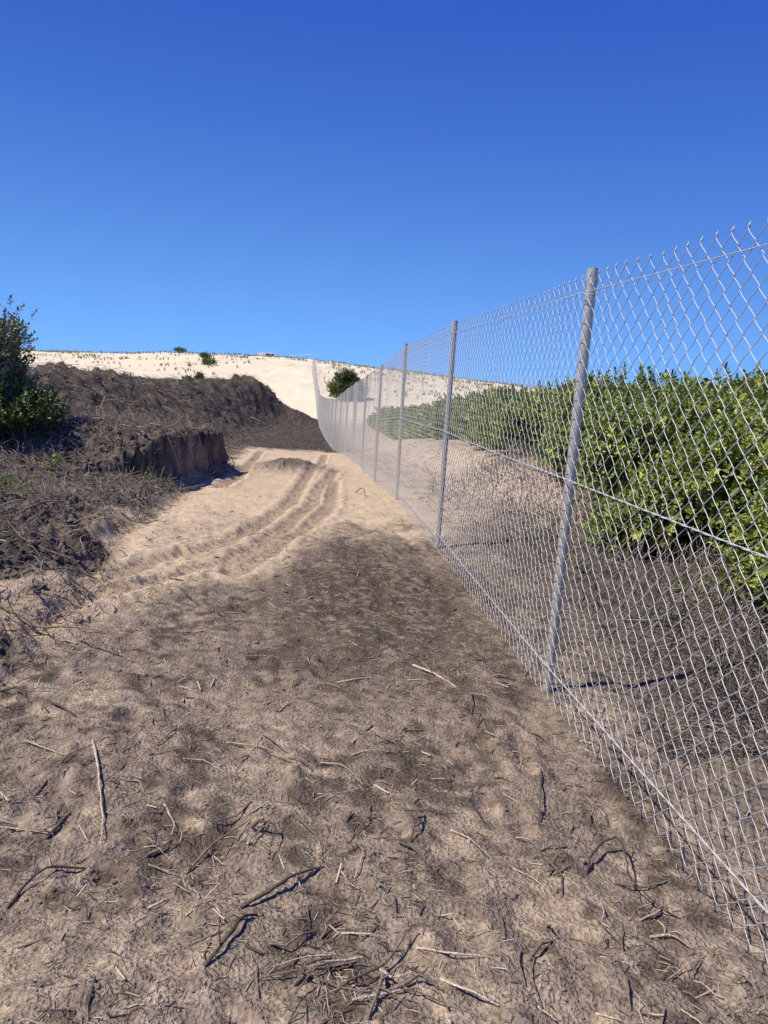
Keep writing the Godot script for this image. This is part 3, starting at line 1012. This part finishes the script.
	for k in 6500:
		var d := 3.0 + 20.0 * pow(rng.randf(), 2.4)
		var x := fence_x(d) + 0.3 + 2.8 * rng.randf()
		var l := rng.randf_range(0.04, 0.25)
		var b := Basis.from_euler(Vector3(rng.randf() * TAU, rng.randf() * TAU, rng.randf_range(-0.1, 0.3)), EULER_ORDER_YZX)
		where.append(Transform3D(b.scaled_local(Vector3(l, l, l)), Vector3(x, ground(x, d) + 0.008, -d)))
		tints.append(Color(0.36, 0.30, 0.24) * rng.randf_range(0.6, 1.15) if rng.randf() < 0.45 else Color(0.09, 0.075, 0.06) * rng.randf_range(0.7, 1.3))
	for k in 3800:
		var d := 3.2 + 9.0 * pow(rng.randf(), 2.2)
		var x := fence_x(d) + 2.0 + 0.55 * rng.randfn() - 0.2
		if x < fence_x(d) + 0.5:
			continue
		var l := rng.randf_range(0.15, 0.5)
		var up := rng.randf_range(0.0, 1.3)
		var b := Basis.from_euler(Vector3(rng.randf() * TAU, rng.randf() * TAU, up), EULER_ORDER_YZX)
		where.append(Transform3D(b.scaled_local(Vector3(l, l * 0.8, l * 0.8)), Vector3(x, ground(x, d) + 0.01 + sin(up) * l * 0.42, -d)))
		tints.append(Color(0.30, 0.255, 0.21) * rng.randf_range(0.6, 1.15) if rng.randf() < 0.5 else Color(0.09, 0.075, 0.06) * rng.randf_range(0.7, 1.3))
	tag(scatter("dry_stalk_litter", brush, M.twig, where, tints, self), "dry stalks strewn between the fence and the green shrubs", "litter", "", "stuff")

# ---------------------------------------------------------------- plants
func sprig_mesh(leaves: int, long: float, wide: float, stem: float) -> ArrayMesh:
	var s := Shape.new()
	s.tube([Vector3(0, -0.03, 0), Vector3(0.004, stem * 0.5, 0), Vector3(0, stem, 0.004)], [0.0022, 0.0018, 0.001], 3, Color(0.55, 0.42, 0.35))
	var g := RandomNumberGenerator.new()
	g.seed = leaves * 31
	for i in leaves:
		var t := float(i) / maxf(1.0, leaves - 1)
		var w := i * 2.4 + g.randf_range(-0.3, 0.3)
		var up := lerpf(0.25, 1.15, t) + g.randf_range(-0.25, 0.25)
		var dir := Vector3(cos(w) * cos(up), sin(up), sin(w) * cos(up))
		var side := dir.cross(Vector3.UP).normalized()
		var nrm := side.cross(dir).normalized()
		var root := Vector3(0, stem * lerpf(0.15, 1.0, t), 0)
		var l := long * g.randf_range(0.75, 1.15)
		var ww := wide * g.randf_range(0.85, 1.15)
		var k := g.randf_range(0.8, 1.2)
		var tint := Color(k, k, k)
		var m1 := root + dir * l * 0.35 - nrm * ww * 0.12
		var m2 := root + dir * l * 0.72 - nrm * ww * 0.10
		var tip := root + dir * l - nrm * l * 0.14
		var a1 := root + dir * l * 0.34 + side * ww * 0.5 + nrm * ww * 0.1
		var a2 := root + dir * l * 0.74 + side * ww * 0.44 + nrm * ww * 0.08
		var b1 := root + dir * l * 0.34 - side * ww * 0.5 + nrm * ww * 0.1
		var b2 := root + dir * l * 0.74 - side * ww * 0.44 + nrm * ww * 0.08
		s.face(root, a1, m1, tint)
		s.face(root, m1, b1, tint)
		s.face(m1, a1, a2, tint)
		s.face(m1, a2, m2, tint)
		s.face(m1, m2, b2, tint)
		s.face(m1, b2, b1, tint)
		s.face(m2, a2, tip, tint)
		s.face(m2, tip, b2, tint)
	return s.done()

func leaf_tint(kind: int) -> Color:
	var k := rng.randf_range(0.75, 1.25)
	if kind == 0:     # fresh green coastal shrub
		if rng.randf() < 0.2:
			return Color(0.50, 0.53, 0.12) * k
		return Color(0.225, 0.29, 0.07) * k
	if kind == 1:     # dusty dark olive
		return Color(0.20, 0.215, 0.10) * k if rng.randf() < 0.65 else Color(0.38, 0.37, 0.23) * k
	return Color(0.085, 0.125, 0.035) * k if rng.randf() < 0.85 else Color(0.22, 0.26, 0.06) * k

func shrub(called: String, x: float, d: float, wide: float, high: float, count: int, mesh: ArrayMesh, kind: int, size: float, low := 0.05) -> Node3D:
	var root := thing(called, Vector3(x, ground(x, d), -d))
	rng.seed = int(absf(x) * 1000.0) + int(d * 77.0)
	var lobes := []
	for k in (40 if kind == 1 else 24):
		var w := rng.randf() * TAU
		var q := sqrt(rng.randf())
		var lift := rng.randf_range(low + 0.2, 0.82) * (1.0 - 0.35 * q * q)
		var c := Vector3(cos(w) * q * wide * 0.72, lift * high, sin(w) * q * wide * 0.72)
		lobes.append([c, (rng.randf_range(0.2, 0.36) if kind == 1 else rng.randf_range(0.11, 0.3)) * minf(wide, high)])
	lobes.append([Vector3(0, high * 0.72, 0), 0.27 * high])
	var wood := Shape.new()
	for l in lobes:
		var c: Vector3 = l[0]
		wood.tube([Vector3(c.x * 0.08, -0.05, c.z * 0.08), Vector3(c.x * 0.4, c.y * 0.45, c.z * 0.4), c, c + Vector3(c.x * 0.1, float(l[1]) * 0.7, c.z * 0.1)], [0.024, 0.016, 0.009, 0.004], 5, Color(0.13, 0.10, 0.075))
	put(wood.done(), "branches", M.wood, root)
	var where := []
	var tints := []
	for k in count:
		var l: Array = lobes[rng.randi() % lobes.size()]
		var dir := Vector3(rng.randfn(), rng.randfn() + 0.25, rng.randfn()).normalized()
		var r: float = l[1]
		var p: Vector3 = l[0] + dir * r * pow(rng.randf_range(0.12, 1.0), 0.5) * (1.0 + 0.25 * rng.randfn() * 0.5)
		if rng.randf() < 0.07:
			p += dir * rng.randf_range(0.05, 0.2) + Vector3(0, rng.randf_range(0.0, 0.14), 0)
		if p.y < low * high + 0.02:
			p.y = low * high + 0.02 + rng.randf() * 0.15
		var up := (dir * 0.8 + Vector3(0, 0.75, 0) + Vector3(rng.randfn(), rng.randfn(), rng.randfn()) * 0.3).normalized()
		var side := up.cross(Vector3(rng.randfn(), rng.randfn(), rng.randfn())).normalized()
		var s := size * rng.randf_range(0.75, 1.3)
		where.append(Transform3D(Basis(side, up, side.cross(up)).scaled_local(Vector3(s, s, s)), p))
		tints.append(leaf_tint(kind))
	var crown := scatter("crown", mesh, M.leaf, where, tints, root)
	crown.set_meta("kind", "stuff")
	return root

const ORDINAL := ["first", "second", "third", "fourth", "fifth", "sixth", "seventh", "eighth", "ninth", "tenth", "eleventh", "twelfth"]

func build_plants() -> void:
	rng.seed = 47
	var sprig := sprig_mesh(11, 0.05, 0.026, 0.13)
	var small := sprig_mesh(8, 0.045, 0.022, 0.11)
	# the row of green shrubs behind the fence
	var d := 4.7
	for k in 12:
		rng.seed = 900 + k * 7
		var wide := rng.randf_range(0.85, 1.4)
		var x := fence_x(d) + 2.2 + 0.09 * maxf(0.0, d - 6.0) + rng.randf_range(-0.25, 0.25)
		if k < 2:
			x += 0.45 - 0.15 * k
		var o := shrub("coastal_shrub", x, d, wide, [1.05, 1.15, 1.3, 0.92, 1.1, 0.85, 0.95, 0.8, 0.95, 0.85, 1.0, 0.95][k] + rng.randf_range(-0.05, 0.05), 2800 if k < 6 else 2200, sprig, 0, 1.0 if k < 6 else 1.15, 0.06)
		tag(o, "bright green leafy shrub behind the fence, %s of the row from the near end" % ORDINAL[k], "shrub", "green shrubs behind the fence")
		d += 1.45 + 0.05 * k
	tag(shrub("low_shrub", 2.85, 4.9, 0.85, 0.75, 1700, sprig, 0, 0.95, 0.0), "low sprawling green shrub in front of the taller row at the right edge", "shrub", "green shrubs behind the fence")
	tag(shrub("low_shrub", 2.3, 6.6, 0.55, 0.6, 800, sprig, 0, 0.95, 0.0), "low green shrub straggling out of the row towards the fence", "shrub", "green shrubs behind the fence")
	rng.seed = 61
	var where := []
	var tints := []
	for k in 26000:
		var dd := 23.0 + 26.0 * pow(rng.randf(), 1.2)
		if rng.randf() < 0.3:
			dd = 4.0 + 22.0 * rng.randf()
		var back := 3.9 if dd < 23.0 else 3.0
		var q := rng.randf()
		var x := fence_x(dd) + back + 5.5 * q
		var hump := (0.8 if dd < 23.0 else 1.0) + 0.6 * n_mid.get_noise_2d(x * 0.5, dd * 0.5) - 0.016 * maxf(0.0, dd - 30.0)
		var y := ground(x, dd) + hump * (1.0 - pow(rng.randf(), 2.2)) * sm(0.0, 0.22, q + 0.06)
		var up := Vector3(rng.randfn() * 0.5 - 0.2, 0.9, rng.randfn() * 0.5).normalized()
		var side := up.cross(Vector3(rng.randfn(), rng.randfn(), rng.randfn())).normalized()
		var s := rng.randf_range(1.3, 2.4)
		where.append(Transform3D(Basis(side, up, side.cross(up)).scaled_local(Vector3(s, s, s)), Vector3(x, y, -dd)))
		tints.append(leaf_tint(0))
	tag(scatter("scrub_thicket", sprig, M.leaf, where, tints, self), "dense green scrub thicket receding behind the fence towards the dune", "thicket", "", "stuff")
	# dark dusty bush at the left edge
	tag(shrub("dark_bush", -5.2, 9.3, 0.95, 1.6, 4600, small, 1, 1.0, 0.02), "dusty dark olive bush cut off by the left picture edge", "bush")
	tag(shrub("low_bush", -4.3, 9.0, 0.6, 0.55, 600, small, 2, 1.0, 0.02), "low dark green bush at the foot of the dusty olive bush", "bush")
	# the round bush on the dune
	tag(shrub("round_bush", -3.7, 62.5, 1.85, 2.2, 2800, sprig, 2, 1.9, 0.05), "lone round dark green bush behind the far end of the fence", "bush")
	# shrubs on the sand behind the bank
	var i := 0
	for p in [[-20.0, 85.0, 0.9, 0.9, "small green shrub on the pale sand left of the far mound"], [-10.9, 44.0, 0.32, 0.4, "small dark shrub on the crest of the far bank"], [-10.4, 39.5, 0.25, 0.3, "tiny dark shrub beside another on the far bank crest"], [-31.4, 115.0, 1.3, 0.8, "low green shrub on the dune skyline left of the white vehicle"], [-23.0, 95.0, 0.8, 0.5, "flat grey-green shrub in the middle of the dune slope"]]:
		tag(shrub("dune_shrub", p[0], p[1], p[2], p[3], 260, sprig, 2, 1.0 if p[1] < 60.0 else 1.6, 0.0), p[4], "shrub", "shrubs on the dune")
	rng.seed = 62
	# green shoots on the left bank and behind the fence
	var spots := [[-3.62, 8.3, 0.24, "tall bright green shoot right of the low bush on the left bank"], [-3.9, 7.3, 0.26, "green shoot in the brush near the left picture edge"], [-3.35, 6.6, 0.24, "small green shoot low in the brush on the left bank"], [-2.75, 8.6, 0.17, "green shoot before the shadowed cut bank"], [-2.62, 9.0, 0.15, "small green sprout at the near end of the cut bank"], [-3.4, 12.2, 0.3, "yellow-green sprig on top of the cut bank"], [2.1, 5.3, 0.22, "small green seedling on bare soil behind the first fence post"], [1.75, 4.6, 0.18, "tiny green seedling close behind the fence"], [2.35, 4.1, 0.26, "green seedling below the shrubs near the right edge"], [1.55, 5.9, 0.2, "low green seedling left of the others behind the fence"], [2.4, 3.4, 0.24, "leafy seedling nearest the camera behind the fence"]]
	for s in spots:
		var root := thing("green_shoot", Vector3(s[0], ground(s[0], s[1]), -float(s[1])))
		for k in 7:
			var b := Basis.from_euler(Vector3(rng.randfn() * 0.45, rng.randf() * TAU, rng.randfn() * 0.45)).scaled_local(Vector3.ONE * float(s[2]) / 0.16 * rng.randf_range(0.5, 1.0))
			put(small, "sprig", M.shoot, root, Transform3D(b, Vector3(rng.randfn() * 0.05, 0.01, rng.randfn() * 0.05)))
		tag(root, s[3], "seedling", "green shoots")
	# marram on the dune
	var blade := Shape.new()
	for k in 16:
		var w := k * 2.4
		var lean := 0.25 + 0.5 * (k % 5) / 5.0
		var o := Vector3(cos(w), 0, sin(w))
		var side := Vector3(-o.z, 0, o.x) * 0.02
		var m := o * lean * 0.4 + Vector3(0, 0.6, 0)
		blade.face(o * 0.05 - side, o * 0.05 + side, m + side * 0.7)
		blade.face(o * 0.05 - side, m + side * 0.7, m - side * 0.7)
		blade.face(m - side * 0.7, m + side * 0.7, o * lean + Vector3(0, 0.95, 0))
	where = []
	tints = []
	for k in 7500:
		var dd := 62.0 + 60.0 * pow(rng.randf(), 0.6)
		var x := rng.randf_range(-75.0, 42.0)
		var near := 1.0 if x > fence_x(minf(dd, 84.0)) else 0.5
		var clump := n_big.get_noise_2d(x * 0.16, dd * 0.35 + 300.0) + 0.25 * n_mid.get_noise_2d(x * 0.3, dd * 0.3)
		if clump < 0.14 - 0.35 * (near - 0.5) - 0.3 * sm(105.0, 118.0, dd) or (x > -16.0 and x < fence_x(minf(dd, 84.0)) + 1.0 and dd < 100.0):
			continue
		var s := rng.randf_range(0.14, 0.36) + 0.3 * maxf(0.0, clump - 0.2)
		where.append(Transform3D(Basis.from_euler(Vector3(0, rng.randf() * TAU, 0)).scaled_local(Vector3(s * 1.7, s, s * 1.7)), Vector3(x, ground(x, dd), -dd)))
		tints.append(Color(0.20, 0.20, 0.095) * rng.randf_range(0.7, 1.3) if rng.randf() < 0.75 else Color(0.36, 0.30, 0.18))
	tag(scatter("dune_grass", blade.done(), M.leaf, where, tints, self), "sparse dune grass tufts dotting the pale sand", "grass", "", "stuff")

# ---------------------------------------------------------------- the vehicle behind the crest
func build_vehicle() -> void:
	var at := Vector3(-23.6, ground(-23.6, 149.0), -149.0)
	var ute := thing("parked_vehicle", at, 0.08)
	tag(ute, "small white vehicle parked behind the dune crest on the skyline", "vehicle")
	var body := Shape.new()
	body.box(Vector3(-2.3, 0.45, -0.9), Vector3(2.3, 1.02, 0.9))
	put(body.done(), "body", M.paint, ute)
	var cab := Shape.new()
	var q := []
	for z in [-0.78, 0.78]:
		q.append_array([Vector3(-0.75, 1.02, z), Vector3(1.25, 1.02, z), Vector3(0.6, 1.68, z * 0.88), Vector3(-0.6, 1.68, z * 0.88)])
	for f in [[0, 3, 2, 1], [4, 5, 6, 7], [3, 7, 6, 2], [1, 2, 6, 5], [0, 4, 7, 3]]:
		cab.face(q[f[0]], q[f[1]], q[f[2]])
		cab.face(q[f[0]], q[f[2]], q[f[3]])
	var cabin := put(cab.done(), "cabin", M.paint, ute)
	for z in [-1.0, 1.0]:
		for e in [[-0.62, 0.22], [0.3, 1.0]]:
			var g := Shape.new()
			g.box(Vector3(e[0], 1.1, z * 0.80 - 0.02), Vector3(e[1] * 0.85, 1.5, z * 0.80 + 0.02))
			put(g.done(), "window", M.glass, cabin)
	var canopy := Shape.new()
	canopy.box(Vector3(-2.28, 1.02, -0.85), Vector3(-0.8, 1.62, 0.85))
	put(canopy.done(), "canopy", M.paint, ute)
	var tyre := CylinderMesh.new()
	tyre.top_radius = 0.36
	tyre.bottom_radius = 0.36
	tyre.height = 0.22
	var rim := CylinderMesh.new()
	rim.top_radius = 0.2
	rim.bottom_radius = 0.2
	rim.height = 0.24
	for x in [-1.45, 1.45]:
		for z in [-0.82, 0.82]:
			var wheel := put(tyre, "wheel", M.rubber, ute, Transform3D(Basis.from_euler(Vector3(PI / 2, 0, 0)), Vector3(x, 0.36, z)))
			put(rim, "rim", M.chrome, wheel)
	for z in [-0.7, 0.7]:
		var l := Shape.new()
		l.box(Vector3(2.28, 0.72, z - 0.15), Vector3(2.33, 0.88, z + 0.15))
		put(l.done(), "headlight", M.chrome, ute)

# ---------------------------------------------------------------- everything
func _ready() -> void:
	var cam := Camera3D.new()
	cam.name = "camera"
	cam.fov = 67.3
	cam.near = 0.05
	cam.far = 5000.0
	add_child(cam)
	var p := deg_to_rad(9.79)
	var r := deg_to_rad(3.72)
	var fwd := Vector3(0, -sin(p), -cos(p))
	var up0 := Vector3(0, cos(p), -sin(p))
	var right := Vector3.RIGHT * cos(r) + up0 * sin(r)
	var up := up0 * cos(r) - Vector3.RIGHT * sin(r)
	cam.transform = Transform3D(Basis(right, up, -fwd), Vector3(0, 1.45, 0))
	cam.current = true

	var env := Environment.new()
	env.background_mode = Environment.BG_SKY
	env.tonemap_mode = Environment.TONE_MAPPER_LINEAR
	env.tonemap_exposure = 1.14
	env.sdfgi_enabled = true
	env.ssao_enabled = true
	env.ssil_enabled = true
	var sky := Sky.new()
	var air := ProceduralSkyMaterial.new()
	air.sky_top_color = Color(0.115, 0.288, 0.69)
	air.sky_horizon_color = Color(0.47, 0.71, 1.0)
	air.sky_curve = 0.135
	air.ground_bottom_color = Color(0.45, 0.40, 0.33)
	air.ground_horizon_color = Color(0.62, 0.66, 0.70)
	sky.sky_material = air
	env.sky = sky
	var we := WorldEnvironment.new()
	we.name = "daylight"
	we.environment = env
	add_child(we)

	var sun := DirectionalLight3D.new()
	sun.name = "sun"
	sun.light_energy = 1.6
	sun.light_color = Color(1.0, 0.955, 0.88)
	sun.light_angular_distance = 0.53
	sun.shadow_enabled = true
	add_child(sun)
	sun.look_at_from_position(SUN * 50.0, Vector3.ZERO)

	for e in [[n_big, 1, 0.55, 3], [n_mid, 2, 1.1, 3], [n_fine, 3, 5.5, 3], [n_grit, 4, 17.0, 2], [n_clod, 5, 7.0, 1]]:
		var f: FastNoiseLite = e[0]
		f.seed = e[1]
		f.frequency = e[2]
		f.noise_type = FastNoiseLite.TYPE_SIMPLEX_SMOOTH
		f.fractal_octaves = e[3]
	n_clod.noise_type = FastNoiseLite.TYPE_CELLULAR
	for raw in RUTS:
		var pts := PackedVector2Array()
		for i in raw.size() / 2:
			pts.append(Vector2(raw[i * 2], raw[i * 2 + 1]))
		var s := PackedFloat32Array([0.0])
		var lo := 99.0
		var hi := 0.0
		for i in pts.size():
			lo = minf(lo, pts[i].y)
			hi = maxf(hi, pts[i].y)
			if i > 0:
				s.append(s[-1] + pts[i].distance_to(pts[i - 1]))
		ruts.append({"p": pts, "s": s, "lo": lo, "hi": hi})
	make_materials()
	M.shoot = plain(Color(0.15, 0.19, 0.05), 0.5)
	M.shoot.backlight_enabled = true
	M.shoot.backlight = Color(0.4, 0.5, 0.2)
	print("materials ", Time.get_ticks_msec())
	build_ground()
	print("ground ", Time.get_ticks_msec())
	build_fence()
	print("fence ", Time.get_ticks_msec())
	build_plants()
	print("plants ", Time.get_ticks_msec())
	build_vehicle()
	build_sticks()
	print("sticks ", Time.get_ticks_msec())
	build_litter()
	print("litter ", Time.get_ticks_msec())
